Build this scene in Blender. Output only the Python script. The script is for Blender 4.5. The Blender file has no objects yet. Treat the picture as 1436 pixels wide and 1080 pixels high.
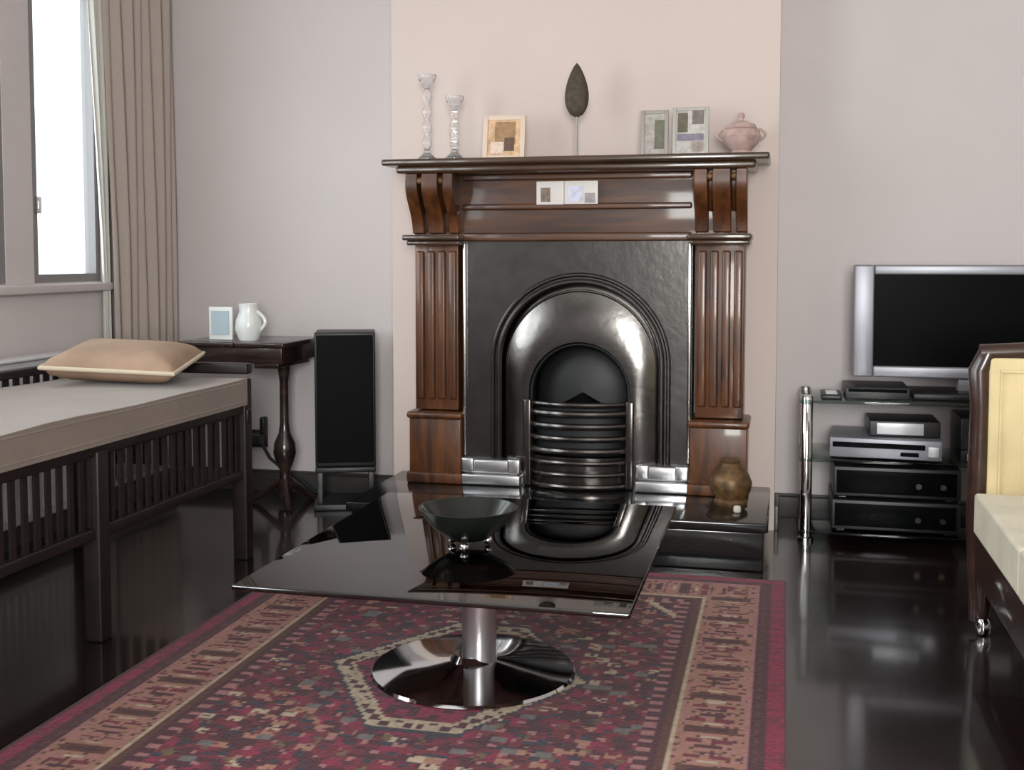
import bpy, bmesh, math, random
import numpy as np
from mathutils import Vector, Matrix
random.seed(7)
R = math.radians; PI = math.pi
scn = bpy.context.scene
COL = scn.collection

# ---------------------------------------------------------------- camera
cd = bpy.data.cameras.new('camera'); cam = bpy.data.objects.new('camera', cd); COL.objects.link(cam)
cam.location = (0, 0, 1.0); cam.rotation_euler = (R(90 - 3.5), 0, R(13.3))
cd.sensor_width = 36; cd.lens = 36 * 1610 / 1436
cd.shift_x = 0; cd.shift_y = -(540 - 458) / 1436
cd.clip_start = .05
scn.camera = cam
scn.view_settings.view_transform = 'Standard'; scn.view_settings.look = 'None'
scn.view_settings.gamma = 1; scn.view_settings.use_curve_mapping = False
scn.view_settings.exposure = 0.45
# ---------------------------------------------------------------- world and window daylight
w = bpy.data.worlds.new('sky'); scn.world = w; w.use_nodes = True
w.node_tree.nodes['Background'].inputs[0].default_value = (.86, .95, 1, 1)
w.node_tree.nodes['Background'].inputs[1].default_value = 1.6
def area(name, loc, rot, sx, sy, power, color=(1, 1, 1)):
    l = bpy.data.lights.new(name, 'AREA'); l.shape = 'RECTANGLE'; l.size = sx; l.size_y = sy
    l.energy = power; l.color = color
    o = bpy.data.objects.new(name, l); COL.objects.link(o); o.location = loc; o.rotation_euler = rot
    return o
area('daylight_left_far', (-2.85, 3.3, 1.6), (0, R(-90), 0), 1.5, 1.4, 16, (.95, .98, 1))
area('daylight_left_near', (-2.85, .9, 1.6), (0, R(-90), 0), 1.5, 1.9, 66, (.97, .98, 1))
area('daylight_behind', (.4, -1.95, 1.45), (R(90), 0, R(0)), 1.1, 1.5, 175, (1, .96, .93))

# ---------------------------------------------------------------- materials
def mat(name, col, rough=.6, metal=0, spec=.5, noise=0, nscale=8, bump=0, bscale=60, coat=0, sheen=0, trans=0):
    m = bpy.data.materials.new(name); m.use_nodes = True
    nt = m.node_tree; b = nt.nodes['Principled BSDF']
    b.inputs['Base Color'].default_value = (*col, 1); b.inputs['Roughness'].default_value = rough
    b.inputs['Metallic'].default_value = metal; b.inputs['Specular IOR Level'].default_value = spec
    b.inputs['Coat Weight'].default_value = coat; b.inputs['Coat Roughness'].default_value = .08
    b.inputs['Sheen Weight'].default_value = sheen; b.inputs['Transmission Weight'].default_value = trans
    tc = nt.nodes.new('ShaderNodeTexCoord')
    if noise:
        n = nt.nodes.new('ShaderNodeTexNoise'); n.inputs['Scale'].default_value = nscale; n.inputs['Detail'].default_value = 4
        r = nt.nodes.new('ShaderNodeValToRGB')
        r.color_ramp.elements[0].position = .3; r.color_ramp.elements[1].position = .7
        r.color_ramp.elements[0].color = (*[max(0, c * (1 - noise)) for c in col], 1)
        r.color_ramp.elements[1].color = (*[min(1, c * (1 + noise)) for c in col], 1)
        nt.links.new(tc.outputs['Object'], n.inputs['Vector']); nt.links.new(n.outputs[0], r.inputs[0])
        nt.links.new(r.outputs[0], b.inputs['Base Color'])
    if bump:
        n = nt.nodes.new('ShaderNodeTexNoise'); n.inputs['Scale'].default_value = bscale
        bp = nt.nodes.new('ShaderNodeBump'); bp.inputs['Strength'].default_value = bump; bp.inputs['Distance'].default_value = .004
        nt.links.new(tc.outputs['Object'], n.inputs['Vector']); nt.links.new(n.outputs[0], bp.inputs['Height'])
        nt.links.new(bp.outputs[0], b.inputs['Normal'])
    return m
def wood(name, c1, c2, rough=.35, sc=(1, 1, 12), coat=.3, scale=6):
    m = mat(name, c1, rough, coat=coat); nt = m.node_tree; b = nt.nodes['Principled BSDF']
    tc = nt.nodes['Texture Coordinate']; mp = nt.nodes.new('ShaderNodeMapping'); mp.inputs['Scale'].default_value = sc
    n = nt.nodes.new('ShaderNodeTexNoise'); n.inputs['Scale'].default_value = scale; n.inputs['Detail'].default_value = 6
    n.inputs['Distortion'].default_value = .8
    r = nt.nodes.new('ShaderNodeValToRGB'); r.color_ramp.elements[0].position = .35; r.color_ramp.elements[1].position = .68
    r.color_ramp.elements[0].color = (*c1, 1); r.color_ramp.elements[1].color = (*c2, 1)
    nt.links.new(tc.outputs['Object'], mp.inputs[0]); nt.links.new(mp.outputs[0], n.inputs['Vector'])
    nt.links.new(n.outputs[0], r.inputs[0]); nt.links.new(r.outputs[0], b.inputs['Base Color'])
    return m
def glass(name, tint=(1, 1, 1), ior=1.5, rough=.0):
    m = bpy.data.materials.new(name); m.use_nodes = True; nt = m.node_tree; nt.nodes.clear()
    o = nt.nodes.new('ShaderNodeOutputMaterial'); mx = nt.nodes.new('ShaderNodeMixShader')
    t = nt.nodes.new('ShaderNodeBsdfTransparent'); t.inputs[0].default_value = (*tint, 1)
    g = nt.nodes.new('ShaderNodeBsdfGlossy'); g.inputs['Roughness'].default_value = rough
    f = nt.nodes.new('ShaderNodeFresnel'); f.inputs[0].default_value = ior
    ge = nt.nodes.new('ShaderNodeNewGeometry'); s = nt.nodes.new('ShaderNodeMath'); s.operation = 'SUBTRACT'; s.inputs[0].default_value = 1
    mu = nt.nodes.new('ShaderNodeMath'); mu.operation = 'MULTIPLY'
    nt.links.new(ge.outputs['Backfacing'], s.inputs[1]); nt.links.new(s.outputs[0], mu.inputs[0]); nt.links.new(f.outputs[0], mu.inputs[1])
    nt.links.new(mu.outputs[0], mx.inputs[0]); nt.links.new(t.outputs[0], mx.inputs[1]); nt.links.new(g.outputs[0], mx.inputs[2])
    nt.links.new(mx.outputs[0], o.inputs[0])
    return m
M = dict(
    alcove=mat('alcove_paint', (.57, .52, .515), .75, noise=.02, nscale=3),
    breast=mat('breast_paint', (.60, .50, .46), .7, noise=.015, nscale=3),
    ceil=mat('ceiling_paint', (.75, .73, .7), .8),
    white=mat('white_gloss_paint', (.72, .71, .72), .35),
    winframe=mat('window_frame_paint', (.20, .19, .19), .5),
    skirt=mat('skirting_paint', (.05, .046, .045), .35),
    granite=mat('black_granite', (.008, .009, .009), .13, noise=.6, nscale=120, coat=.3),
    mantel=wood('mantel_wood', (.040, .0125, .004), (.125, .040, .009), .4, (3, 3, .6), coat=.25, scale=7),
    mantelh=wood('mantel_wood_horizontal', (.034, .011, .004), (.10, .032, .008), .48, (.5, 3, 5), coat=.25, scale=7),
    shelfwood=wood('mantel_shelf_wood', (.035, .018, .01), (.075, .038, .02), .3, (.5, 3, 5), coat=.5),
    iron=mat('polished_cast_iron', (.085, .08, .077), .28, metal=.95, noise=.12, nscale=14, bump=.15, bscale=35),
    steel=mat('burnished_steel', (.16, .152, .145), .2, metal=1, noise=.1, nscale=20, bump=.1, bscale=40),
    brushed=mat('brushed_chrome', (.62, .62, .64), .3, metal=1),
    polish=mat('bright_steel', (.5, .49, .47), .22, metal=1),
    black=mat('black_iron', (.010, .011, .012), .5, metal=.2),
    blackgloss=mat('blackened_bars', (.10, .09, .085), .2, metal=.9),
    soot=mat('soot', (.006, .006, .006), .9),
    darkwood=wood('dark_daybed_wood', (.007, .0035, .0035), (.014, .0065, .006), .5, (1, 1, 5), coat=.05),
    matt=mat('taupe_mattress', (.19, .145, .118), .9, noise=.08, nscale=5, bump=.3, bscale=90, sheen=.2),
    cushion=mat('cream_cushion', (.32, .215, .15), .9, noise=.2, nscale=6, bump=.3, bscale=80),
    piping=mat('cushion_piping', (.55, .47, .36), .8),
    tablewood=wood('side_table_wood', (.016, .009, .009), (.04, .022, .016), .25, (1, 1, 4), coat=.4),
    spk=mat('speaker_cloth', (.006, .006, .006), .8, spec=.1),
    spkb=mat('speaker_body', (.014, .013, .013), .45),
    rubber=mat('black_plastic', (.012, .012, .013), .4),
    chrome=mat('chrome', (.72, .72, .73), .06, metal=1),
    smoked=glass('smoked_glass', (.14, .11, .095), 2.3),
    clear=glass('clear_shelf_glass', (.62, .70, .68), 1.5),
    pane=glass('window_pane', (.96, .98, .98), 1.4),
    bowl=mat('dark_bowl_glaze', (.006, .008, .006), .25, coat=.15),
    crystal=mat('cut_glass', (.93, .90, .90), .08, trans=.85, spec=.6),
    silver=mat('silver_plastic', (.25, .25, .28), .38, metal=.4),
    silver2=mat('light_silver_plastic', (.5, .5, .52), .35, metal=.3),
    screen=mat('screen', (.0025, .003, .003), .3, spec=.02),
    cream=mat('cream_upholstery', (.66, .54, .31), .85, noise=.12, nscale=7, bump=.3, bscale=70, sheen=.2),
    cream2=mat('cream_seat_cloth', (.66, .60, .46), .85, noise=.08, nscale=9, bump=.3, bscale=70, sheen=.2),
    sofawood=wood('sofa_wood', (.020, .008, .006), (.042, .016, .010), .3, (1, 1, 4), coat=.4),
    curtain=mat('curtain_cloth', (.40, .335, .30), .9, bump=.2, bscale=90, sheen=.2),
    lining=mat('curtain_lining', (.56, .55, .51), .9),
    leaf=mat('dried_leaf', (.055, .038, .024), .7, noise=.3, nscale=60),
    paper=mat('photo_paper', (.62, .57, .55), .4),
    paleblue=mat('pale_blue_card', (.42, .52, .57), .4),
    china=mat('white_china', (.78, .80, .78), .2),
    pinkchina=mat('pink_china', (.45, .32, .29), .25, noise=.2, nscale=30),
    greyframe=mat('grey_frame', (.33, .29, .27), .4),
    brass=mat('old_brass', (.12, .065, .025), .45, metal=.3, noise=.5, nscale=40),
    stone=mat('pale_stone', (.5, .45, .4), .6),
)
def floormat():
    m = mat('floor_boards', (.012, .006, .006), .24, coat=.75); nt = m.node_tree; b = nt.nodes['Principled BSDF']
    tc = nt.nodes['Texture Coordinate']; mp = nt.nodes.new('ShaderNodeMapping'); mp.inputs['Rotation'].default_value = (0, 0, R(90))
    br = nt.nodes.new('ShaderNodeTexBrick'); br.offset = .37
    br.inputs['Color1'].default_value = (.007, .0035, .003, 1); br.inputs['Color2'].default_value = (.014, .007, .006, 1)
    br.inputs['Mortar'].default_value = (.003, .002, .002, 1); br.inputs['Scale'].default_value = 1
    br.inputs['Mortar Size'].default_value = .002; br.inputs['Brick Width'].default_value = 1.8; br.inputs['Row Height'].default_value = .11
    nt.links.new(tc.outputs['Object'], mp.inputs[0]); nt.links.new(mp.outputs[0], br.inputs[0]); nt.links.new(br.outputs[0], b.inputs['Base Color'])
    n = nt.nodes.new('ShaderNodeTexNoise'); n.inputs['Scale'].default_value = 5
    mr = nt.nodes.new('ShaderNodeMapRange'); mr.inputs[3].default_value = .16; mr.inputs[4].default_value = .3
    nt.links.new(tc.outputs['Object'], n.inputs['Vector']); nt.links.new(n.outputs[0], mr.inputs[0]); nt.links.new(mr.outputs[0], b.inputs['Roughness'])
    return m
M['floor'] = floormat()

# ---------------------------------------------------------------- mesh helpers
class MB:
    def __init__(s): s.v = []; s.f = []
    def add(s, vs, fs):
        o = len(s.v); s.v += [tuple(v) for v in vs]; s.f += [tuple(i + o for i in f) for f in fs]; return s
    def box(s, x0, x1, y0, y1, z0, z1, b=0):
        if b <= 0:
            vs = [(x, y, z) for x in (x0, x1) for y in (y0, y1) for z in (z0, z1)]
            return s.add(vs, [(0, 1, 3, 2), (4, 6, 7, 5), (0, 4, 5, 1), (2, 3, 7, 6), (0, 2, 6, 4), (1, 5, 7, 3)])
        bm = bmesh.new(); bmesh.ops.create_cube(bm, size=1)
        for v in bm.verts: v.co = Vector(((x0 + x1) / 2 + v.co.x * (x1 - x0), (y0 + y1) / 2 + v.co.y * (y1 - y0), (z0 + z1) / 2 + v.co.z * (z1 - z0)))
        bmesh.ops.bevel(bm, geom=bm.edges[:] + bm.verts[:], offset=min(b, .49 * min(abs(x1 - x0), abs(y1 - y0), abs(z1 - z0))), segments=3, profile=.5, affect='EDGES')
        return s.bm(bm)
    def bm(s, bm, mtx=None):
        bm.verts.index_update()
        s.add([(mtx @ v.co if mtx else v.co) for v in bm.verts], [[v.index for v in f.verts] for f in bm.faces]); bm.free(); return s
    def lathe(s, prof, c=(0, 0, 0), n=40, sx=1, sy=1, caps=True):
        o = len(s.v)
        for r, z in prof:
            for i in range(n):
                a = 2 * PI * i / n; s.v.append((c[0] + r * math.cos(a) * sx, c[1] + r * math.sin(a) * sy, c[2] + z))
        for k in range(len(prof) - 1):
            for i in range(n):
                j = (i + 1) % n; s.f.append((o + k * n + i, o + k * n + j, o + (k + 1) * n + j, o + (k + 1) * n + i))
        if caps:
            s.f.append(tuple(o + i for i in reversed(range(n)))); s.f.append(tuple(o + (len(prof) - 1) * n + i for i in range(n)))
        return s
    def tube(s, pts, r, n=10, closed=False):
        pts = [Vector(p) for p in pts]; o = len(s.v); N = len(pts); up = None
        for k, p in enumerate(pts):
            a = pts[max(k - 1, 0)]; b = pts[min(k + 1, N - 1)]
            t = (b - a).normalized()
            if up is None: up = Vector((0, 0, 1)) if abs(t.z) < .9 else Vector((0, 1, 0))
            x = t.cross(up).normalized(); up = x.cross(t).normalized()
            rr = r[k] if isinstance(r, (list, tuple)) else r
            for i in range(n):
                q = 2 * PI * i / n; s.v.append(tuple(p + x * rr * math.cos(q) + up * rr * math.sin(q)))
        for k in range(N - 1):
            for i in range(n):
                j = (i + 1) % n; s.f.append((o + k * n + i, o + k * n + j, o + (k + 1) * n + j, o + (k + 1) * n + i))
        s.f.append(tuple(o + i for i in reversed(range(n)))); s.f.append(tuple(o + (N - 1) * n + i for i in range(n)))
        return s
    def prism(s, poly, axis, a, b):           # poly: 2D outline extruded along axis from a to b
        def P(u, v, w): return {'X': (w, u, v), 'Y': (u, w, v), 'Z': (u, v, w)}[axis]
        n = len(poly); vs = [P(u, v, a) for u, v in poly] + [P(u, v, b) for u, v in poly]
        return s.add(vs, [tuple(range(n)), tuple(reversed(range(n, 2 * n)))] + [(i, i + n, (i + 1) % n + n, (i + 1) % n) for i in range(n)])
    def loft(s, rings, closed=False):
        n = len(rings[0]); o = len(s.v)
        for r in rings: s.v += [tuple(p) for p in r]
        m = n if closed else n - 1
        for k in range(len(rings) - 1):
            for i in range(m):
                j = (i + 1) % n; s.f.append((o + k * n + i, o + k * n + j, o + (k + 1) * n + j, o + (k + 1) * n + i))
        return s
    def xf(s, mtx): s.v = [tuple(mtx @ Vector(v)) for v in s.v]; return s
    def build(s, name, m, parent=None, smooth=35, loc=None):
        me = bpy.data.meshes.new(name); off = Vector(loc) if loc else Vector((0, 0, 0))
        if parent is not None and loc is None:
            p = parent
            while p: off = off + p.location; p = p.parent
        me.from_pydata([tuple(Vector(v) - off) for v in s.v], [], s.f)
        bm = bmesh.new(); bm.from_mesh(me); bmesh.ops.recalc_face_normals(bm, faces=bm.faces); bm.to_mesh(me); bm.free()
        me.materials.append(m)
        if smooth: me.shade_smooth(); me.set_sharp_from_angle(angle=R(smooth))
        o = bpy.data.objects.new(name, me); COL.objects.link(o)
        if parent is not None: o.parent = parent
        if loc and parent is None: o.location = loc
        return o
def tag(o, label, cat, group=None):
    o['label'] = label; o['category'] = cat
    if group: o['group'] = group
    return o
def thing(name, loc, label, cat, group=None, rz=0):
    o = bpy.data.objects.new(name, None); COL.objects.link(o); o.location = loc; o.rotation_euler = (0, 0, rz)
    o.empty_display_size = .1
    return tag(o, label, cat, group)
def struct(name, mb, m, smooth=0):
    o = mb.build(name, m, smooth=smooth); o['kind'] = 'structure'; return o
def bevelmod(o, w=.004, seg=2):
    b = o.modifiers.new('bevel', 'BEVEL'); b.width = w; b.segments = seg; b.limit_method = 'ANGLE'; return o

# ---------------------------------------------------------------- room
XL, XR, YB, YF, ZC = -2.57, 2.2, 4.5, -1.7, 2.75
BX0, BX1, BY = -1.482, -.022, 4.25            # chimney breast
struct('floor', MB().box(XL - .2, XR + .2, YF - .2, YB + .2, -.1, 0), M['floor'])
struct('ceiling', MB().box(XL - .2, XR + .2, YF - .2, YB + .2, ZC, ZC + .1), M['ceil'])
struct('wall_back', MB().box(XL - .2, XR + .2, YB, YB + .2, 0, ZC), M['alcove'])
struct('wall_right', MB().box(XR, XR + .2, YF, YB, 0, ZC), M['alcove'])
OX0, OX1, OZ = -.93, -.50, .74
struct('wall_chimney', MB().box(BX0, OX0, BY, YB, 0, ZC).box(OX1, BX1, BY, YB, 0, ZC).box(OX0, OX1, BY, YB, OZ, ZC), M['breast'])
# front wall (behind the camera) with a window opening
fx0, fx1, fz0, fz1 = -.15, .95, .7, 2.2
struct('wall_front', MB().box(XL, fx0, YF - .15, YF, 0, ZC).box(fx1, XR, YF - .15, YF, 0, ZC)
       .box(fx0, fx1, YF - .15, YF, 0, fz0).box(fx0, fx1, YF - .15, YF, fz1, ZC), M['alcove'])
# left wall with window openings
wins = [(3.555, 3.965), (2.65, 3.405), (1.3, 2.45), (-.1, 1.1)]
wz0, wz1 = .905, 2.02
mb = MB(); prev = YB
for a, b in wins:
    mb.box(XL - .08, XL, b, prev, wz0, wz1); prev = a
mb.box(XL - .08, XL, YF, prev, wz0, wz1); mb.box(XL - .08, XL, YF, YB, 0, wz0).box(XL - .08, XL, YF, YB, wz1, ZC)
struct('wall_left', mb, M['alcove'])
for i, (a, b) in enumerate(wins):
    f = .03
    fr = MB().box(XL - .05, XL - .004, a, a + f, wz0, wz1).box(XL - .05, XL - .004, b - f, b, wz0, wz1)
    fr.box(XL - .05, XL - .004, a + f, b - f, wz0, wz0 + f).box(XL - .05, XL - .004, a + f, b - f, wz1 - f, wz1)
    if b - a > .9: fr.box(XL - .048, XL - .008, (a + b) / 2 - .02, (a + b) / 2 + .02, wz0 + f, wz1 - f)
    w_ = struct('window_%d' % (i + 1), fr, M['winframe'])
    MB().box(XL - .034, XL - .028, a + f, b - f, wz0 + f, wz1 - f).build('pane', M['pane'], w_, 0)
    if i == 0: MB().box(XL - .005, XL + .015, a + .012, a + .03, 1.15, 1.21, .003).build('window_latch', M['chrome'], w_)
fr = MB(); f = .05
fr.box(fx0, fx0 + f, YF - .1, YF - .03, fz0, fz1).box(fx1 - f, fx1, YF - .1, YF - .03, fz0, fz1).box(fx0 + f, fx1 - f, YF - .1, YF - .03, fz0, fz0 + f).box(fx0 + f, fx1 - f, YF - .1, YF - .03, fz1 - f, fz1)
w_ = struct('window_5', fr, M['white']); MB().box(fx0 + f, fx1 - f, YF - .068, YF - .062, fz0 + f, fz1 - f).build('pane', M['pane'], w_, 0)
struct('trim_1', MB().box(XL, XL + .035, -.2, 4.0, .868, .9, .006), M['alcove'], 35)     # long low window ledge
def skirting(name, x0, x1, y0, y1, h=.09, m='skirt'):
    struct(name, MB().box(x0, x1, y0, y1, 0, h - .012, .002).box(x0 + (.004 if x1 - x0 < .1 else 0), x1, y0 + (.006 if y1 - y0 < .1 else 0), y1, h - .012, h, .002), M[m], 35)
skirting('baseboard_back_left', XL, BX0, YB - .018, YB)
skirting('baseboard_back_right', BX1, XR, YB - .018, YB)
skirting('baseboard_right', XR - .018, XR, YF, YB - .02)
skirting('baseboard_left', XL, XL + .018, YF, YB - .02)
struct('trim_2', MB().box(BX1, BX1 + .016, BY, YB - .02, 0, .09, .003), M['skirt'], 35)

# ---------------------------------------------------------------- hearth
CX = -.735
h = thing('hearth', (CX, 3.95, 0), 'raised black polished granite hearth slab under the fireplace', 'hearth')
MB().box(-1.435, -.05, 3.668, 4.25, 0, .128, .006).build('hearth_base', M['granite'], h)
MB().box(-1.45, -.036, 3.652, 4.25, .128, .16, .007).build('hearth_slab', M['granite'], h)

# ---------------------------------------------------------------- mantelpiece
mt = thing('mantelpiece', (CX, 4.1, .16), 'varnished brown wooden mantelpiece with carved corbels around the iron fireplace', 'mantelpiece')
mb = MB().box(-1.415, -.05, 3.935, 4.25, 1.325, 1.348, .008)
mb.box(-1.37, -.095, 3.965, 4.25, 1.298, 1.325, .01)
mb.build('mantel_shelf', M['shelfwood'], mt)
mb = MB().box(-1.335, -.13, 4.08, 4.25, 1.055, 1.3, .003)
mb.build('frieze', M['mantelh'], mt)
mb = MB().box(-1.15, -.315, 4.06, 4.08, 1.168, 1.19, .006).box(-1.15, -.315, 4.066, 4.08, 1.055, 1.085, .006)
mb.box(-1.15, -.315, 4.068, 4.08, 1.275, 1.298, .006)
mb.build('frieze_moulding', M['mantelh'], mt)
for s, (x0, x1) in enumerate(((-1.345, -1.155), (-.31, -.12))):
    # pilaster with raised edges and shallow flutes
    mb = MB().box(x0 + .012, x1 - .012, 4.075, 4.25, .43, 1.05, .003)
    wdt = x1 - x0 - .024
    for q in range(4):
        c = x0 + .012 + wdt * (q + .5) / 4
        mb.box(c - wdt * .09, c + wdt * .09, 4.063, 4.078, .47, 1.02, .007)
    mb.build('pilaster', M['mantel'], mt)
    MB().box(x0 - .004, x1 + .004, 4.045, 4.25, .16, .40, .004).box(x0 - .012, x1 + .012, 4.03, 4.25, .40, .425, .01).box(x0 - .012, x1 + .012, 4.03, 4.25, .16, .2, .006).build('plinth', M['mantel'], mt)
    MB().box(x0 - .015, x1 + .012, 4.0, 4.25, 1.058, 1.078, .006).box(x0 - .006, x1 + .006, 4.025, 4.25, 1.04, 1.058, .006).build('capital', M['shelfwood'], mt)
    # corbel: three scrolled ribs with two deep grooves
    def prof(d):
        pts = [(4.1, 1.298), (3.975 + d, 1.298)]
        for k in range(9):
            t = k / 8; pts.append((3.975 + d + .085 * (t ** 1.4) - .012 * math.sin(t * PI * 2), 1.285 - .2 * t))
        pts += [(4.1, 1.08)]
        return pts
    g1, g2 = x0 + .062, x1 - .05
    cb = MB()
    for a, b, d in ((x0 + .008, g1 - .009, 0), (g1 - .009, g1 + .009, .05), (g1 + .009, g2 - .009, -.006), (g2 - .009, g2 + .009, .05), (g2 + .009, x1 - .004, 0)):
        cb.prism(prof(d), 'X', a, b)
    co = bevelmod(cb.build('corbel', M['mantel'], mt), .003)
    for g in (g1, g2):
        bm = bmesh.new(); bmesh.ops.create_uvsphere(bm, u_segments=16, v_segments=10, radius=.014)
        MB().bm(bm, Matrix.Translation((g, 3.985, 1.272))).build('rosette', M['brass'], co)
# ---------------------------------------------------------------- cast iron insert
ins = thing('fireplace_insert', (-.715, 4.1, .16), 'polished cast iron arched fireplace insert with a black grate', 'fireplace')
AX = -.715
def arch(r, zc, y, x=AX, z0=.16, n=28, squash=1.0):
    pts = [(x - r, y, z0 + (zc - z0) * k / 6) for k in range(6)]
    pts += [(x - r * math.cos(PI * k / n), y, zc + r * squash * math.sin(PI * k / n)) for k in range(n + 1)]
    pts += [(x + r, y, z0 + (zc - z0) * (5 - k) / 6) for k in range(6)]
    return pts
# face plate: rectangle ring around the arch
N = len(arch(.3, .61, 0)); inner = arch(.305, .612, 4.085)
x0, x1, zt = -1.153, -.312, 1.055
def rectpt(p):
    dx, dz = p[0] - AX, p[2] - .612
    if p[2] <= .612: return (x0 if dx < 0 else x1, 4.085, p[2])
    k = min((x1 - AX) / dx if dx > 1e-6 else 1e9, (AX - x0) / -dx if dx < -1e-6 else 1e9, (zt - .612) / dz if dz > 1e-6 else 1e9)
    return (AX + dx * k, 4.085, .612 + dz * k)
# include exact corners by snapping the nearest sample
outer = [rectpt(p) for p in inner]
for cx_ in (x0, x1):
    k = min(range(N), key=lambda i: (outer[i][0] - cx_) ** 2 + (outer[i][2] - zt) ** 2); outer[k] = (cx_, 4.085, zt)
back = [(p[0], 4.2, p[2]) for p in outer]
MB().loft([back, outer, inner, [(p[0], 4.1, p[2]) for p in inner]]).build('face_plate', M['iron'], ins, 25)
# mouldings that run up, over the arch and down
for r, w_, d, nm in ((.322, .008, .012, 'outer_moulding'), (.298, .010, .016, 'inner_moulding')):
    MB().tube([(p[0], p[1] - d * .4, p[2]) for p in arch(r, .612, 4.085, n=36)], w_, 10).build(nm, M['iron'], ins)
MB().tube([(p[0], p[1], p[2]) for p in arch(.275, .60, 4.10, n=36)], .006, 8).build('bead_moulding', M['steel'], ins)
# concave splay from the arch to the opening
rings = []
for k in range(9):
    t = k / 8; r = .305 + (.186 - .305) * t; zc = .612 + (.505 - .612) * t
    rings.append(arch(r, zc, 4.108 - .032 * math.sin(t * PI / 2 * 1.12)))
rings += [arch(.183, .503, 4.084), arch(.180, .501, 4.10), arch(.180, .501, 4.22)]
MB().loft(rings).build('arched_splay', M['steel'], ins, 50)
MB().tube(arch(.181, .502, 4.10), .007, 10).build('opening_rim', M['black'], ins)
MB().loft([arch(.180, .501, 4.22), arch(.16, .49, 4.44)]).build('firebox', M['soot'], ins)
MB().prism([(p[0], p[2]) for p in arch(.17, .495, 0)], 'Y', 4.43, 4.45).build('fireback', M['soot'], ins)
# domed black hood closing the top of the opening
rg = []
for k in range(7):
    t = k / 6 * PI / 2
    rg.append([(AX + (p[0] - AX) * math.cos(t) if True else 0, 4.215 - .055 * math.sin(t), .50 + (p[2] - .50) * math.cos(t)) for p in arch(.178, .50, 0, z0=.40)])
MB().loft(rg).build('hood', M['black'], ins, 60)
# bowed fire basket
def bow(rx, d, z, y0=4.12, n=24):
    return [(AX - .003 + -rx * math.cos(PI * k / n), y0 - d * math.sin(PI * k / n), z) for k in range(n + 1)]
gr = MB()
GX = .198
MB().loft([bow(GX - .012, .095, z, 4.13) for z in (.165, .19, .2, .235, .245, .275)]).build('ash_cover', M['blackgloss'], ins, 30)
for z, rr in ((.172, .012), (.215, .009), (.258, .010), (.30, .013), (.345, .011), (.39, .012), (.435, .013), (.468, .009)):
    MB().tube(bow(GX - .01, .11, z, 4.13), rr, 10).build('grate_bar', M['blackgloss'], ins)
MB().loft([bow(GX - .03, .075, z, 4.13) for z in (.28, .45)] + [[(p[0], 4.2, .46) for p in bow(GX - .03, .07, 0)]]).build('grate_liner', M['black'], ins, 30)
for s in (-1, 1):
    MB().box(AX + s * .188 - .018, AX + s * .188 + .012, 4.07, 4.16, .16, .48, .006).build('grate_post', M['blackgloss'], ins)
for a, b in ((-1.15, -.925), (-.505, -.315)):
    mb = MB().box(a, b, 4.035, 4.12, .16, .20, .006).box(a + .008, b - .008, 4.05, 4.12, .2, .255, .01)
    mb.box(a, a + .05, 4.042, 4.06, .205, .26, .008).box(b - .05, b, 4.042, 4.06, .205, .26, .008)
    mb.build('foot_block', M['brushed'], ins)
for a in (-1.15, -.327):
    MB().box(a, a + .014, 4.07, 4.1, .26, 1.05, .006).build('edge_strip', M['polish'], ins)

# ---------------------------------------------------------------- cards on the frieze
cd_ = thing('postcard', (-.817, 4.058, 1.17), 'small brown and cream photo card leaning on the mantel frieze', 'card')
MB().box(-.868, -.768, 4.054, 4.058, 1.185, 1.268, .001).build('card_sheet', M['paper'], cd_)
MB().box(-.852, -.818, 4.052, 4.0539, 1.195, 1.245).build('card_picture', mat('card_brown', (.16, .11, .08), .5, noise=.4, nscale=50), cd_)
cd_ = thing('postcard', (-.70, 4.058, 1.17), 'white and lilac photo card, right of the brown card on the mantel frieze', 'card')
MB().box(-.766, -.645, 4.052, 4.0575, 1.186, 1.268, .001).build('card_sheet', M['paper'], cd_)
MB().box(-.752, -.70, 4.050, 4.0519, 1.195, 1.25).build('card_picture', mat('card_lilac', (.55, .55, .68), .5, noise=.2, nscale=40), cd_)
MB().box(-.692, -.655, 4.050, 4.0519, 1.19, 1.225).build('card_picture', mat('card_grey', (.3, .26, .27), .5, noise=.3, nscale=50), cd_)

# ---------------------------------------------------------------- things on the mantel shelf (top z = 1.348)
ZT = 1.348
def candlestick(x, y, H, label):
    t = thing('glass_candlestick', (x, y, ZT), label, 'candlestick', None)
    MB().lathe([(.001, 0), (.034, 0), (.034, .012), (.014, .03), (.012, .04)], (x, y, ZT), 24).build('base', M['crystal'], t)
    st = [(.012, .04)]
    n = 4
    for k in range(n):
        z0 = .04 + (H - .09) * k / n; dz = (H - .09) / n
        st += [(.009, z0 + dz * .1), (.019, z0 + dz * .45), (.019, z0 + dz * .6), (.009, z0 + dz * .95)]
    MB().lathe(st + [(.01, H - .05)], (x, y, ZT), 24).build('stem', M['crystal'], t)
    MB().lathe([(.01, H - .05), (.018, H - .04), (.034, H - .012), (.036, H), (.02, H), (.018, H - .02), (.001, H - .022)], (x, y, ZT), 24).build('candle_cup', M['crystal'], t)
candlestick(-1.283, 4.07, .315, 'taller clear glass candlestick at the left end of the mantel shelf')
candlestick(-1.178, 4.07, .235, 'shorter clear glass candlestick between the taller one and the cream framed picture')
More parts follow.
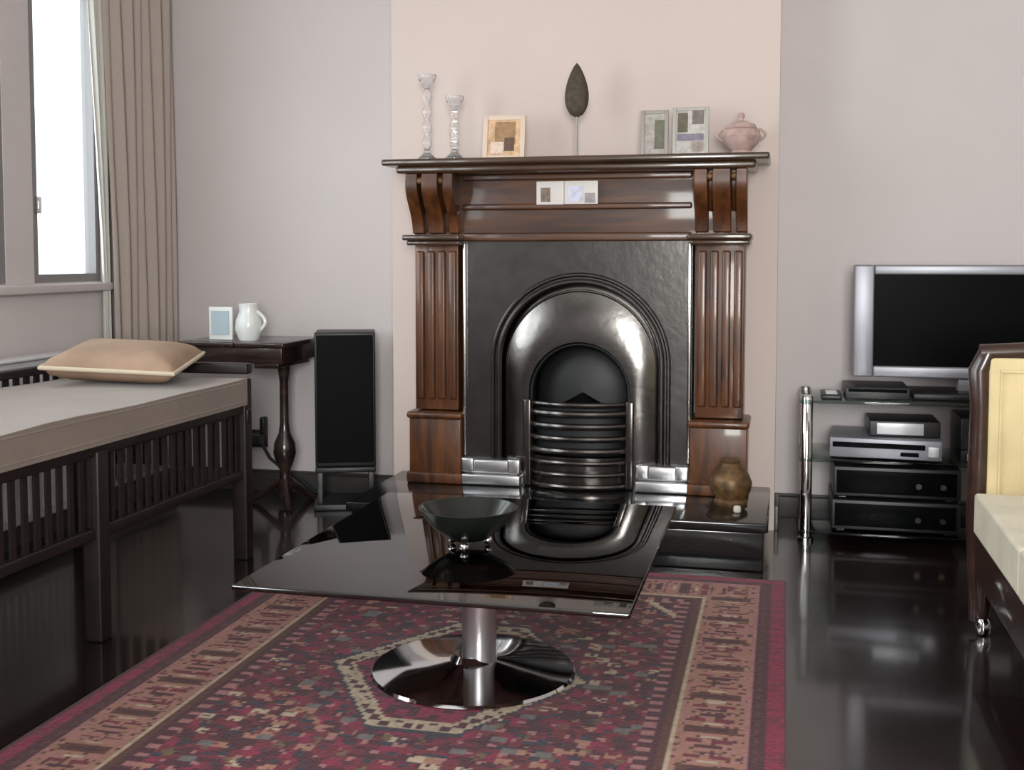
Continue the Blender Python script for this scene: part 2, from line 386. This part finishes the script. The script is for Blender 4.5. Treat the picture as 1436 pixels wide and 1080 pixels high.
def frame(name, x0, x1, y, z0, z1, fm, pics, label, bw=.018, tilt=8):
    t = thing(name, ((x0 + x1) / 2, y, z0), label, 'picture frame')
    rm = Matrix.Translation((0, y, z0)) @ Matrix.Rotation(R(-tilt), 4, 'X') @ Matrix.Translation((0, -y, -z0))
    MB().box(x0, x0 + bw, y, y + .014, z0, z1, .002).box(x1 - bw, x1, y, y + .014, z0, z1, .002).box(x0 + bw, x1 - bw, y, y + .014, z0, z0 + bw, .002).box(x0 + bw, x1 - bw, y, y + .014, z1 - bw, z1, .002).box(x0 + bw, x1 - bw, y + .008, y + .013, z0 + bw, z1 - bw).xf(rm).build('frame', fm, t)
    for i, (a, b, c, d, col) in enumerate(pics):
        W, H = x1 - x0 - 2 * bw, z1 - z0 - 2 * bw
        m = col if not isinstance(col, tuple) else mat('print', col, .4, noise=.25, nscale=45)
        MB().box(x0 + bw + W * a, x0 + bw + W * b, y + .004 - .0006 * i, y + .0075 - .0006 * i, z0 + bw + H * c, z0 + bw + H * d).xf(rm).build('picture', m, t, 0)
    return t
frame('picture_frame', -1.072, -.915, 4.06, ZT, ZT + .165, mat('cream_frame', (.66, .52, .42), .4), [(0, 1, 0, 1, (.62, .40, .24)), (.22, .85, .3, .95, (.32, .19, .09)), (.52, .82, .12, .5, (.11, .06, .04)), (.1, .5, .05, .38, (.72, .56, .46))],
      'cream framed picture with an orange brown print, left of the dark leaf ornament')
frame('picture_frame', -.50, -.402, 4.08, ZT, ZT + .17, M['greyframe'], [(0, 1, 0, 1, (.40, .37, .34)), (.5, 1, .12, .85, (.13, .13, .09)), (.1, .45, .2, .9, (.36, .33, .30))],
      'narrow grey framed photograph on the mantel, right of the dark leaf ornament', .014)
frame('picture_frame', -.388, -.262, 4.085, ZT, ZT + .178, mat('silver_frame', (.42, .40, .36), .35), [(0, 1, 0, 1, (.48, .45, .42)), (.05, .4, .5, .95, (.11, .09, .06)), (.55, .95, .68, 1, (.16, .14, .12)), (.05, .95, .3, .46, (.2, .17, .22)), (.55, .95, .05, .28, (.32, .25, .22))],
      'collage photo frame with dark portraits, beside the pink lidded pot on the mantel', .012)
# dried leaf ornament on a thin stem
t = thing('leaf_ornament', (-.727, 4.08, ZT), 'dark brown leaf shaped ornament on a thin stem at the middle of the mantel', 'ornament')
MB().lathe([(.001, 0), (.028, 0), (.026, .006), (.006, .012), (.0045, .02), (.0045, .16)], (-.727, 4.08, ZT), 20).build('stem', M['greyframe'], t)
pf = []
for k in range(17):
    u = k / 16; pf.append((.0005 + .043 * (math.sin(PI * u ** .72)) ** .75 * (1 if u < 1 else 0), .145 + .195 * u))
MB().lathe(pf, (-.727, 4.08, ZT), 28, 1, .55).build('leaf', M['leaf'], t)
# pink lidded pot
t = thing('lidded_pot', (-.15, 4.08, ZT), 'pink china lidded pot with handles at the right end of the mantel', 'pot')
MB().lathe([(.001, 0), (.036, 0), (.04, .008), (.034, .016), (.058, .04), (.068, .066), (.062, .088), (.05, .094)], (-.15, 4.08, ZT), 32).build('pot_body', M['pinkchina'], t)
ld = MB().lathe([(.056, .092), (.048, .106), (.02, .118), (.008, .122), (.008, .128), (.013, .136), (.009, .146), (.001, .148)], (-.15, 4.08, ZT), 32).build('lid', M['pinkchina'], t)
for s in (-1, 1):
    MB().tube([(-.15 + s * (.06 + .022 * math.sin(PI * k / 8)), 4.08, ZT + .05 + .042 * k / 8) for k in range(9)], .005, 8).build('handle', M['pinkchina'], t)

# things on the hearth
t = thing('hearth_ornament', (-.165, 3.93, .16), 'speckled brown brass ornament on the hearth before the right pilaster', 'ornament')
pf = [(.001, 0), (.055, 0), (.058, .01), (.05, .02), (.066, .045), (.072, .075), (.06, .105), (.038, .125), (.03, .14), (.034, .15), (.001, .15)]
ob = MB().lathe(pf, (-.165, 3.93, .16), 28).build('vase_body', M['brass'], t)
MB().box(-.15, -.125, 3.78, 3.80, .16, .185, .008).build('small_stone', M['stone'])
tag(bpy.data.objects['small_stone'], 'small pale stone near the right front corner of the black hearth', 'stone')

# ---------------------------------------------------------------- rug
def make_rug():
    X0, X1, Y0, Y1 = -1.525, .022, 1.0, 3.565
    nx, ny = 330, 520
    xs = np.linspace(X0, X1, nx); ys = np.linspace(Y0, Y1, ny); gx, gy = np.meshgrid(xs, ys)
    rng = np.random.default_rng(3)
    gz = .008 + .0006 * rng.random(gx.shape)
    gz[0, :] = gz[-1, :] = .001; gz[:, 0] = gz[:, -1] = .001
    V = np.stack([gx, gy, gz], -1).reshape(-1, 3)
    idx = np.arange(nx * ny).reshape(ny, nx)
    F = np.stack([idx[:-1, :-1], idx[:-1, 1:], idx[1:, 1:], idx[1:, :-1]], -1).reshape(-1, 4)
    me = bpy.data.meshes.new('persian_rug'); me.from_pydata(V.tolist(), [], F.tolist())
    # woven pattern in knots
    kn = .0085
    qx = np.floor((gx - X0) / kn) * kn; qy = np.floor((gy - Y0) / kn) * kn      # knot coordinates from the corner
    W, L = X1 - X0, Y1 - Y0
    d = np.minimum.reduce([qx, W - qx, qy, L - qy])
    side = np.minimum(qx, W - qx) < np.minimum(qy, L - qy)
    s = np.where(side, qy - L / 2, qx - W / 2)
    kx = (qx / kn).astype(int); ky = (qy / kn).astype(int)
    rnd = rng.random((400, 400)); r1 = rnd[ky % 400, kx % 400]; r2 = rnd[(ky // 2 + 90) % 400, (kx // 3 + 50) % 400]; r3 = rnd[(ky // 3 + 200) % 400, (kx // 4 + 100) % 400]
    pal = {k: np.array(v) for k, v in dict(red=(.135, .016, .030), mag=(.20, .012, .045), maroon=(.060, .012, .022), tan=(.30, .145, .105), pink=(.30, .13, .13),
           navy=(.030, .028, .045), cream=(.40, .31, .22), brown=(.085, .028, .02), olive=(.12, .08, .045), grey=(.13, .12, .12)).items()}
    col = np.zeros(gx.shape + (3,)); col[:] = pal['red']
    def put(mask, c): col[mask] = pal[c]
    # field: mirrored all-over flowers
    fx = np.abs(qx - W / 2); fy = np.abs(qy - 1.585)       # the medallion sits under the coffee table
    n1 = np.sin(fx * 46) * np.sin(fy * 41 + np.sin(fx * 30)); n2 = np.sin(fx * 88 + 1.2) * np.sin(fy * 76 + .5)
    n3 = np.sin((fx + fy) * 37) * np.sin((fx - fy) * 33)
    put(r2 > .62, 'maroon'); put((n3 > .45) & (r2 > .2), 'mag'); put((n1 > .62), 'maroon')
    put((n2 > .72) & (r1 > .3), 'pink'); put((n2 < -.80) & (r1 > .3), 'navy'); put((n1 < -.8) & (r1 > .35), 'olive')
    put((r3 > .93) & (r1 > .2), 'tan'); put((r3 < .05) & (r1 > .3), 'cream'); put((r2 < .06), 'navy'); put((r3 > .82) & (r3 < .86), 'grey')
    # medallion: stepped diamond outline in cream with dark dots
    m = np.maximum(fx * 1.02 + fy * .62, fy * .9) * 1.27
    put((m < .335), 'mag'); put((m < .335) & (r2 > .6), 'maroon')
    put((m > .335) & (m < .40), 'cream'); put((m > .35) & (m < .385) & (np.sin(fx * 120) * np.sin(fy * 120) > .1), 'maroon')
    put((m > .40) & (m < .415), 'navy'); put((m < .22) & (m > .19), 'cream'); put((m < .19) & (n2 > .3), 'navy')
    # stepped corner pieces
    cn = (W / 2 - fx) + .7 * np.minimum(L / 2 - np.abs(qy - L / 2), 9)
    put((cn < .62) & (cn > .595), 'cream'); put((cn < .595) & (n1 > .2), 'maroon'); put((cn < .595) & (n2 > .5), 'tan')
    # borders
    put(d < .30, 'maroon'); put((d < .30) & (d > .275) & (np.sin(s * 150) > .2), 'pink'); put((d < .262) & (d > .245), 'brown')
    put((d < .245), 'tan')
    ph = np.mod(s, .19) / .19 - .5; dm = np.abs(d - .162)
    put((d < .245) & (r1 > .72), 'pink'); put((d < .245) & (r1 < .14), 'brown')
    put((np.abs(ph) < .09) & (dm < .055) & (r1 > .1), 'brown'); put((np.abs(ph) < .045) & (dm < .04), 'maroon')
    put((np.abs(np.abs(ph) - .30) < .035) & (dm < .05) & (dm > .008), 'red'); put((np.abs(np.abs(ph) - .42) < .03) & (dm < .03), 'maroon')
    put((np.abs(ph) < .2) & (np.abs(ph) > .15) & (dm < .02), 'cream')
    put((d < .245) & (d > .232), 'cream'); put((d < .092) & (d > .08), 'pink'); put(d < .08, 'maroon')
    put((d < .075) & (d > .062) & (np.sin(s * 130) > 0), 'brown'); put(d < .05, 'mag'); put((d < .05) & (r2 > .7), 'red'); put(d < .012, 'maroon')
    col *= (.82 + .36 * r1)[..., None]
    a = me.color_attributes.new('weave', 'FLOAT_COLOR', 'POINT')
    a.data.foreach_set('color', np.concatenate([col, np.ones(gx.shape + (1,))], -1).astype(np.float32).ravel())
    mm = mat('rug_wool', (.2, .02, .04), .95, bump=.5, bscale=220, sheen=.15, spec=.1); nt = mm.node_tree
    at = nt.nodes.new('ShaderNodeAttribute'); at.attribute_name = 'weave'
    nt.links.new(at.outputs['Color'], nt.nodes['Principled BSDF'].inputs['Base Color'])
    me.materials.append(mm)
    o = bpy.data.objects.new('persian_rug', me); COL.objects.link(o)
    tag(o, 'crimson patterned persian rug with tan border under the glass coffee table', 'rug')
make_rug()

# ---------------------------------------------------------------- coffee table
TX, TY = -.70, 2.6
t = thing('coffee_table', (TX, TY, .009), 'smoked glass coffee table on a chrome column and round base', 'coffee table')
MB().box(-1.122, -.28, 2.176, 3.16, .298, .31, .004).build('glass_top', M['smoked'], t)
MB().lathe([(.001, 0), (.241, 0), (.245, .004), (.24, .010), (.18, .016), (.11, .022), (.055, .03), (.044, .045)], (-.71, 2.60, .009), 72).build('round_base', M['chrome'], t)
MB().lathe([(.042, .02), (.041, .06), (.041, .278)], (-.695, 2.60, .009), 48).build('column', M['brushed'], t)
MB().lathe([(.05, .272), (.11, .274), (.11, .288), (.001, .288)], (-.695, 2.60, .009), 48).build('mounting_disc', M['chrome'], t)
# bowl
t = thing('bowl', (-.722, 2.60, .311), 'wide dark glazed bowl standing on the glass coffee table', 'bowl')
bz = .311
MB().lathe([(.001, .016), (.03, .016), (.05, .022), (.09, .055), (.114, .088), (.118, .095), (.112, .095), (.085, .062), (.045, .03), (.001, .026)], (-.722, 2.60, bz), 56).build('bowl_body', M['bowl'], t)
for k in range(3):
    a = R(35 + 120 * k)
    bm = bmesh.new(); bmesh.ops.create_uvsphere(bm, u_segments=16, v_segments=10, radius=.011)
    MB().bm(bm, Matrix.Translation((-.722 + .05 * math.cos(a), 2.60 + .05 * math.sin(a), bz + .011))).build('foot', M['chrome'], t)

# ---------------------------------------------------------------- daybed
DX0, DX1, DY0, DY1 = -2.35, -1.70, 1.45, 3.47
t = thing('daybed', ((DX0 + DX1) / 2, 2.45, 0), 'dark wooden slatted daybed with a taupe mattress under the window', 'daybed')
def leg(x, y, zt):
    MB().box(x - .025, x + .025, y - .025, y + .025, 0, zt, .005).build('leg', M['darkwood'], t)
for y in (DY0 + .03, 2.62, DY1 - .02):
    leg(DX1 - .03, y, .5 if y != DY1 - .02 else .60); leg(DX0 + .02, y, .66)
def slats(nm, x, y0, y1, z0, z1, pitch, wd=.011, ax='Y', fixed=None):
    mb = MB(); n = int((y1 - y0) / pitch)
    for k in range(n + 1):
        y = y0 + (y1 - y0) * k / n
        if ax == 'Y': mb.box(x - .004, x + .004, y - wd, y + wd, z0, z1)
        else: mb.box(y - wd, y + wd, x - .008, x + .008, z0, z1)
    return mb.build(nm, M['darkwood'], t, 0)
MB().box(DX1 - .045, DX1 - .012, DY0, DY1, .485, .528, .006).build('front_rail', M['darkwood'], t)
MB().box(DX1 - .042, DX1 - .015, DY0, DY1, .27, .30, .005).build('lower_rail', M['darkwood'], t)
slats('front_slats', DX1 - .028, DY0 + .07, DY1 - .06, .30, .487, .044, .009)
MB().box(DX0 + .005, DX0 + .035, DY0, DY1, .62, .648, .006).box(DX0 + .005, DX0 + .035, DY0, DY1, .455, .50, .005).build('back_rail', M['darkwood'], t)
slats('back_slats', DX0 + .02, DY0 + .06, DY1 - .05, .50, .62, .05, .012)
MB().box(DX0, DX1, DY1 - .04, DY1, .615, .65, .006).box(DX0, DX1, DY1 - .035, DY1 - .005, .455, .5, .005).build('end_rail', M['darkwood'], t)
slats('end_slats', DY1 - .02, DX0 + .07, DX1 - .08, .30, .455, .05, .012, 'X')
MB().box(DX0 + .05, DX1 - .05, DY0, DY1 - .04, .49, .514).build('seat_base', M['darkwood'], t)
def soft(nm, x0, x1, y0, y1, z0, z1, m, parent, b=.035, lump=.006, cuts=14, sub=True, mtx=None, pinch=0):
    bm = bmesh.new(); bmesh.ops.create_cube(bm, size=2)
    bmesh.ops.subdivide_edges(bm, edges=bm.edges[:], cuts=cuts, use_grid_fill=True)
    for v in bm.verts:
        x, y, z = v.co
        if pinch:
            e = max(abs(x), abs(y)); th = (1 - e ** 2.6) ** .6 if e < 1 else 0
            v.co.z = z * max(th, .06)
        X = (x0 + x1) / 2 + x * (x1 - x0) / 2; Y = (y0 + y1) / 2 + y * (y1 - y0) / 2; Z = (z0 + z1) / 2 + v.co.z * (z1 - z0) / 2
        if not pinch and z > .9: Z += lump * (math.sin(X * 13 + Y * 7) + math.sin(Y * 11)) * .5
        v.co = Vector((X, Y, Z))
    o = MB().bm(bm, mtx).build(nm, m, parent, 60)
    if not pinch: bevelmod(o, b, 4)
    return o
mo = soft('mattress', DX0 + .045, DX1 + .005, DY0, DY1 - .045, .516, .602, M['matt'], t, .03, .004)
for z in (.53, .59):
    MB().tube([(DX1 + .003, DY0 + .03, z), (DX1 + .003, DY1 - .08, z)], .004, 6).build('piping', M['matt'], mo)
# cushion lying on the far end
cmx = Matrix.Translation((-2.03, 3.25, .668)) @ Matrix.Rotation(R(6), 4, 'X') @ Matrix.Rotation(R(4), 4, 'Y') @ Matrix.Rotation(R(12), 4, 'Z')
t = thing('cushion', (-2.04, 3.24, .59), 'cream and peach cushion lying on the far end of the daybed', 'cushion')
soft('cushion_cover', -.205, .205, -.16, .16, -.055, .06, M['cushion'], t, mtx=cmx, pinch=1, cuts=16)
pp = [(-.205, -.16), (.205, -.16), (.205, .16), (-.205, .16), (-.205, -.16)]
pts = []
for k in range(4):
    for q in range(8): pts.append(cmx @ Vector((pp[k][0] + (pp[k + 1][0] - pp[k][0]) * q / 8, pp[k][1] + (pp[k + 1][1] - pp[k][1]) * q / 8, .003)))
pts.append(pts[0]); MB().tube(pts, .007, 8).build('cushion_piping', M['piping'], t)

# radiator under the window
t = thing('radiator', (-2.48, 3.0, .1), 'white panel radiator on the window wall behind the daybed', 'radiator')
mb = MB().box(-2.515, -2.47, 2.2, 3.78, .1, .65, .008)
for k in range(39): mb.box(-2.473, -2.462, 2.23 + k * .04, 2.25 + k * .04, .13, .62, .004)
mb.build('radiator_panel', M['white'], t)
MB().box(-2.53, -2.45, 2.195, 3.785, .65, .662, .004).build('top_grille', M['white'], t)
for y in (2.5, 3.4): MB().box(-2.568, -2.515, y - .02, y + .02, .3, .34).build('bracket', M['white'], t)
# curtain
t = thing('curtain', (-2.48, 4.2, .12), 'long beige curtain hanging in the corner beside the window', 'curtain')
def drape(y0, y1, z0, z1, nm, m, amp, waves, x, sweep=0):
    cols, rows = 90, 16; vs = []
    for j in range(rows + 1):
        z = z0 + (z1 - z0) * j / rows
        ya = y0 + sweep * (1 - max(0, (z - 1.0) / 1.1)) if sweep else y0
        for i in range(cols + 1):
            u = i / cols; vs.append((x + amp * math.sin(u * waves * 2 * PI) + .008 * math.sin(u * 31 + z * 2), ya + (y1 - ya) * u, z))
    fs = [(j * (cols + 1) + i, j * (cols + 1) + i + 1, (j + 1) * (cols + 1) + i + 1, (j + 1) * (cols + 1) + i) for j in range(rows) for i in range(cols)]
    o = MB().add(vs, fs).build(nm, m, t, 70); sd = o.modifiers.new('thickness', 'SOLIDIFY'); sd.thickness = .003; return o
drape(3.95, 4.46, .12, 2.3, 'curtain_cloth', M['curtain'], .016, 7, -2.535, .03)
drape(3.885, 3.98, .12, 2.3, 'curtain_lining', M['lining'], .005, 1.5, -2.55, .06)
MB().tube([(-2.49, -.3, 2.33), (-2.49, 4.48, 2.33)], .014, 12).build('curtain_pole', M['white'], t)
for y in (.2, 2.5, 4.46): MB().tube([(-2.57, y, 2.33), (-2.49, y, 2.33)], .008, 8).build('pole_bracket', M['white'], t)

# ---------------------------------------------------------------- side table
t = thing('side_table', (-1.95, 4.22, 0), 'dark polished drop leaf pedestal table in the left alcove', 'table')
MB().box(-2.31, -2.07, 4.06, 4.44, .648, .668, .005).build('table_leaf', M['tablewood'], t)
MB().box(-2.066, -1.86, 4.06, 4.44, .648, .668, .005).build('table_top', M['tablewood'], t)
MB().box(-2.28, -1.88, 4.09, 4.11, .585, .648, .003).box(-2.28, -1.88, 4.40, 4.42, .585, .648, .003).box(-2.28, -2.26, 4.11, 4.40, .585, .648).box(-1.90, -1.88, 4.11, 4.40, .585, .648).build('apron', M['tablewood'], t)
MB().box(-2.0, -1.9, 4.10, 4.40, .565, .585, .003).build('pedestal_block', M['tablewood'], t)
MB().lathe([(.001, .03), (.028, .03), (.03, .07), (.022, .1), (.02, .14), (.034, .17), (.046, .21), (.042, .25), (.024, .29), (.018, .33), (.017, .5), (.024, .545), (.03, .57)], (-1.945, 4.25, 0), 28).build('pedestal', M['tablewood'], t)
for k in range(3):
    a = R(120 * k + 60); pts = []
    for q in range(9):
        u = q / 8; r_ = .02 + .125 * u; pts.append((-1.945 + r_ * math.cos(a), 4.25 + r_ * math.sin(a), .012 + .085 * (1 - u) ** 1.7 + .01 * math.sin(u * PI)))
    MB().tube(pts, [.016 - .006 * q / 8 for q in range(9)], 10).build('tripod_foot', M['tablewood'], t)
# things on it
t = thing('photo_frame', (-2.16, 4.16, .669), 'small pale blue framed picture on the dark side table', 'picture frame')
MB().box(-2.22, -2.12, 4.155, 4.17, .669, .80, .003).build('frame', M['china'], t); MB().box(-2.208, -2.132, 4.151, 4.1549, .69, .785).build('picture', M['paleblue'], t)
MB().box(-2.17, -2.16, 4.17, 4.22, .669, .73, .002).build('prop', M['china'], t)
t = thing('china_ornament', (-2.05, 4.17, .669), 'white china jug right of the pale blue picture on the side table', 'ornament')
MB().lathe([(.001, 0), (.038, 0), (.042, .01), (.054, .045), (.05, .08), (.036, .115), (.04, .145), (.033, .145), (.03, .115), (.001, .11)], (-2.055, 4.17, .669), 30).build('jug_body', M['china'], t)
MB().tube([(-2.055 + .036 + .035 * math.sin(PI * k / 8), 4.17, .669 + .03 + .085 * k / 8) for k in range(9)], .007, 8).build('handle', M['china'], t)
# plug and lead on the alcove wall
t = thing('wall_socket', (-2.19, 4.495, .22), 'black plug adapter in the alcove wall socket beneath the side table', 'plug')
MB().box(-2.245, -2.135, 4.488, 4.5, .185, .26, .004).build('socket_plate', M['rubber'], t)
MB().box(-2.225, -2.14, 4.44, 4.488, .2, .25, .008).build('adapter', M['rubber'], t)
MB().box(-2.152, -2.128, 4.45, 4.488, .25, .32, .006).build('plug', M['rubber'], t)
c = MB().tube([(-2.15, 4.445, .22), (-2.13, 4.44, .2), (-2.10, 4.44, .15), (-2.06, 4.44, .12), (-2.02, 4.44, .10), (-1.96, 4.45, .06), (-1.9, 4.45, .012), (-1.84, 4.45, .008)], .007, 8).build('power_lead', M['rubber'])
tag(c, 'black power lead running from the wall plug behind the side table', 'cable')

# ---------------------------------------------------------------- loudspeaker on stand
t = thing('loudspeaker', (-1.705, 4.31, .172), 'tall black loudspeaker left of the chimney breast', 'speaker', None, R(20))
def loc(mb, nm, m, p): return mb.build(nm, m, p, loc=(0, 0, 0))
loc(MB().box(-.118, .118, -.10, .10, 0, .53, .006), 'cabinet', M['spkb'], t)
loc(MB().box(-.11, .11, -.115, -.10, .018, .52, .006), 'grille', M['spk'], t)
t = thing('speaker_stand', (-1.705, 4.31, 0), 'low black stand beneath the tall loudspeaker', 'stand', None, R(20))
loc(MB().box(-.118, .118, -.115, .10, .15, .171, .004), 'top_plate', M['rubber'], t)
loc(MB().box(-.124, .124, -.118, .105, 0, .025, .004), 'base_plate', M['rubber'], t)
for x in (-.10, .10):
    for y in (-.09, .08): loc(MB().box(x - .012, x + .012, y - .012, y + .012, .025, .15, .003), 'leg', M['rubber'], t)

# ---------------------------------------------------------------- television stand
SX0, SX1, SY0, SY1 = .062, .92, 4.10, 4.46
t = thing('television_stand', (.49, 4.28, 0), 'glass shelved television stand with chrome tube legs', 'stand')
for x in (SX0 + .025, SX1 - .025):
    for y in (SY0 + .03, SY1 - .03):
        l = MB().lathe([(.001, .0), (.028, .0), (.028, .012), (.02, .016), (.02, .508), (.016, .514), (.001, .514)], (x, y, 0), 28).build('leg', M['chrome'], t)
for z in (.03, .285, .49):
    MB().box(SX0, SX1, SY0, SY1, z, z + .01, .002).build('glass_shelf', M['clear'], t)
# television
t = thing('television', (.64, 4.3, .5), 'flat screen television in a wide silver frame on the glass stand', 'television')
a, b, c, d = .243, 1.14, .575, .97
bz_ = .068
MB().box(a, a + bz_, 4.215, 4.29, c, d, .006).box(b - bz_, b, 4.215, 4.29, c, d, .006).box(a + bz_, b - bz_, 4.215, 4.29, d - .034, d, .006).box(a + bz_, b - bz_, 4.215, 4.29, c, c + .04, .006).build('bezel', M['silver'], t)
MB().box(a + bz_ - .004, b - bz_ + .004, 4.225, 4.24, c + .038, d - .032).build('screen', M['screen'], t, 0)
MB().box(a + .02, b - .02, 4.285, 4.33, c + .02, d - .02, .012).build('back_shell', M['silver'], t)
MB().box(.60, .78, 4.26, 4.31, .525, .58, .006).build('neck', M['silver'], t)
MB().box(.44, .94, 4.17, 4.41, .501, .527, .008).build('foot_plate', M['rubber'], t)
t = thing('disc_player', (.33, 4.25, .5), 'flat black player on the top glass shelf beneath the television', 'player')
MB().box(.215, .43, 4.14, 4.38, .504, .545, .004).build('player_case', M['rubber'], t); MB().box(.225, .42, 4.136, 4.1399, .53, .541).build('front_strip', M['screen'], t)
for x in (.235, .41): MB().box(x - .01, x + .01, 4.16, 4.18, .5, .505).build('foot', M['rubber'], t)
t = thing('remote_control', (.17, 4.2, .5), 'small dark remote control lying on the left of the top glass shelf', 'remote control')
MB().box(.135, .205, 4.13, 4.30, .5, .518, .006).build('remote_body', M['rubber'], t)
for k in range(4): MB().box(.15, .19, 4.15 + k * .03, 4.165 + k * .03, .518, .521, .001).build('button', M['silver2'], t)
# dvd recorder, slightly turned
t = thing('disc_recorder', (.35, 4.27, .295), 'wide silver disc recorder on the middle glass shelf', 'player', None, R(-4))
def loc(mb, nm, m, p): return mb.build(nm, m, p, loc=(0, 0, 0))
loc(MB().box(-.175, .195, -.15, .14, .006, .075, .004), 'recorder_case', M['silver'], t)
loc(MB().box(-.165, .14, -.153, -.1501, .042, .06), 'disc_slot', M['screen'], t)
loc(MB().box(.06, .12, -.153, -.1501, .018, .032), 'display', M['screen'], t)
loc(MB().box(.15, .185, -.154, -.1501, .02, .055, .001), 'control_panel', M['silver2'], t)
for x in (-.14, .16): loc(MB().box(x - .015, x + .015, -.12, -.09, 0, .007), 'foot', M['rubber'], t)
t = thing('set_top_box', (.41, 4.28, .372), 'small grey set top box stacked on the silver disc recorder', 'box')
loc(MB().box(-.11, .125, -.11, .1, 0, .055, .004), 'box_case', M['rubber'], t)
loc(MB().box(-.085, .07, -.114, -.1101, .008, .048, .001), 'front_panel', M['silver2'], t)
t = thing('video_recorder', (.66, 4.28, .295), 'light silver unit at the right of the middle glass shelf', 'player')
loc(MB().box(-.06, .13, -.13, .12, 0, .04, .004), 'lower_case', M['rubber'], t); loc(MB().box(-.04, .0, -.134, -.1301, .006, .03, .001), 'control_panel', M['silver2'], t)
loc(MB().box(-.06, .13, -.12, .12, .04, .15, .004), 'unit_case', M['rubber'], t); loc(MB().box(-.03, .12, -.124, -.1201, .075, .14, .002), 'front_panel', M['silver2'], t)
for z, lab, led in ((.041, 'lower black amplifier with two silver knobs on the bottom glass shelf', False), (.158, 'upper black amplifier stacked on the lower one, under the middle shelf', True)):
    w0 = -.21 if not led else -.205
    t = thing('amplifier', (.385, 4.27, z), lab, 'amplifier')
    loc(MB().box(w0, .215, -.15, .13, .008, .112, .004), 'case', M['rubber'], t)
    loc(MB().box(w0 + .01, .2, -.153, -.1501, .02, .1, .001), 'front_panel', M['screen'], t)
    for x in (.075, .155):
        bm = bmesh.new(); bmesh.ops.create_cone(bm, cap_ends=True, segments=20, radius1=.012, radius2=.010, depth=.018)
        k = MB().bm(bm, Matrix.Translation((x, -.162, .055)) @ Matrix.Rotation(R(90), 4, 'X')).build('knob', M['chrome'], t, loc=(0, 0, 0))
    for x in (w0 + .03, .18): loc(MB().box(x - .012, x + .012, -.13, -.1, 0, .009), 'foot', M['rubber'], t)

# ---------------------------------------------------------------- sofa
t = thing('sofa', (.95, 2.5, 0), 'cream upholstered sofa with a dark wooden frame at the right edge', 'sofa')
SX, SYF, SYN = .497, 3.24, 1.35
for y in (SYF, SYN):
    pts = [(SX + .02, y - .02, 0.03), (SX + .012, y - .02, .3), (SX + .015, y - .02, .60), (SX + .01, y - .02, .70), (SX + .03, y - .02, .745)]
    MB().tube(pts, [.022, .028, .027, .029, .026], 14).build('arm_post', M['sofawood'], t)
    MB().tube([(SX + .01, y - .02, .745), (SX + .2, y - .02, .757), (SX + .5, y - .02, .76), (SX + .78, y - .02, .76)], .024, 14).build('arm_rail', M['sofawood'], t)
    s = -1 if y == SYF else 1
    soft('arm_panel', SX + .03, SX + .75, y - .045, y + .005, .30, .735, M['cream'], t, .018, 0, 6)
    ps = y - .047 if y == SYF else y + .007
    MB().tube([(SX + .06, ps, .32), (SX + .06, ps, .70), (SX + .7, ps, .70)], .006, 8).build('arm_piping', M['cream'], t)
MB().box(SX + .005, SX + .04, SYN, SYF - .04, .15, .274, .008).build('front_rail', M['sofawood'], t)
MB().box(SX + .04, SX + .78, SYN, SYF - .03, .17, .272).build('seat_deck', M['sofawood'], t)
for k in range(3):
    y0 = SYN + .03 + k * (SYF - SYN - .1) / 3
    soft('seat_cushion', SX - .005, SX + .62, y0, y0 + (SYF - SYN - .1) / 3 - .006, .276, .385, M['cream2'], t, .03, .004, 8)
    soft('back_cushion', SX + .58, SX + .76, y0, y0 + (SYF - SYN - .1) / 3 - .006, .37, .80, M['cream'], t, .04, .004, 8)
MB().box(SX + .75, SX + .80, SYN - .02, SYF, .15, .84, .01).build('sofa_back', M['sofawood'], t)
for y in (SYN + .02, SYF - .05):
    for x in (SX + .03, SX + .75):
        lg = MB().lathe([(.012, .045), (.018, .07), (.026, .16)], (x, y, 0), 18).build('leg', M['sofawood'], t)
        MB().lathe([(.001, 0), (.016, .004), (.02, .02), (.016, .038), (.01, .046)], (x, y, 0), 18).build('castor', M['chrome'], lg)
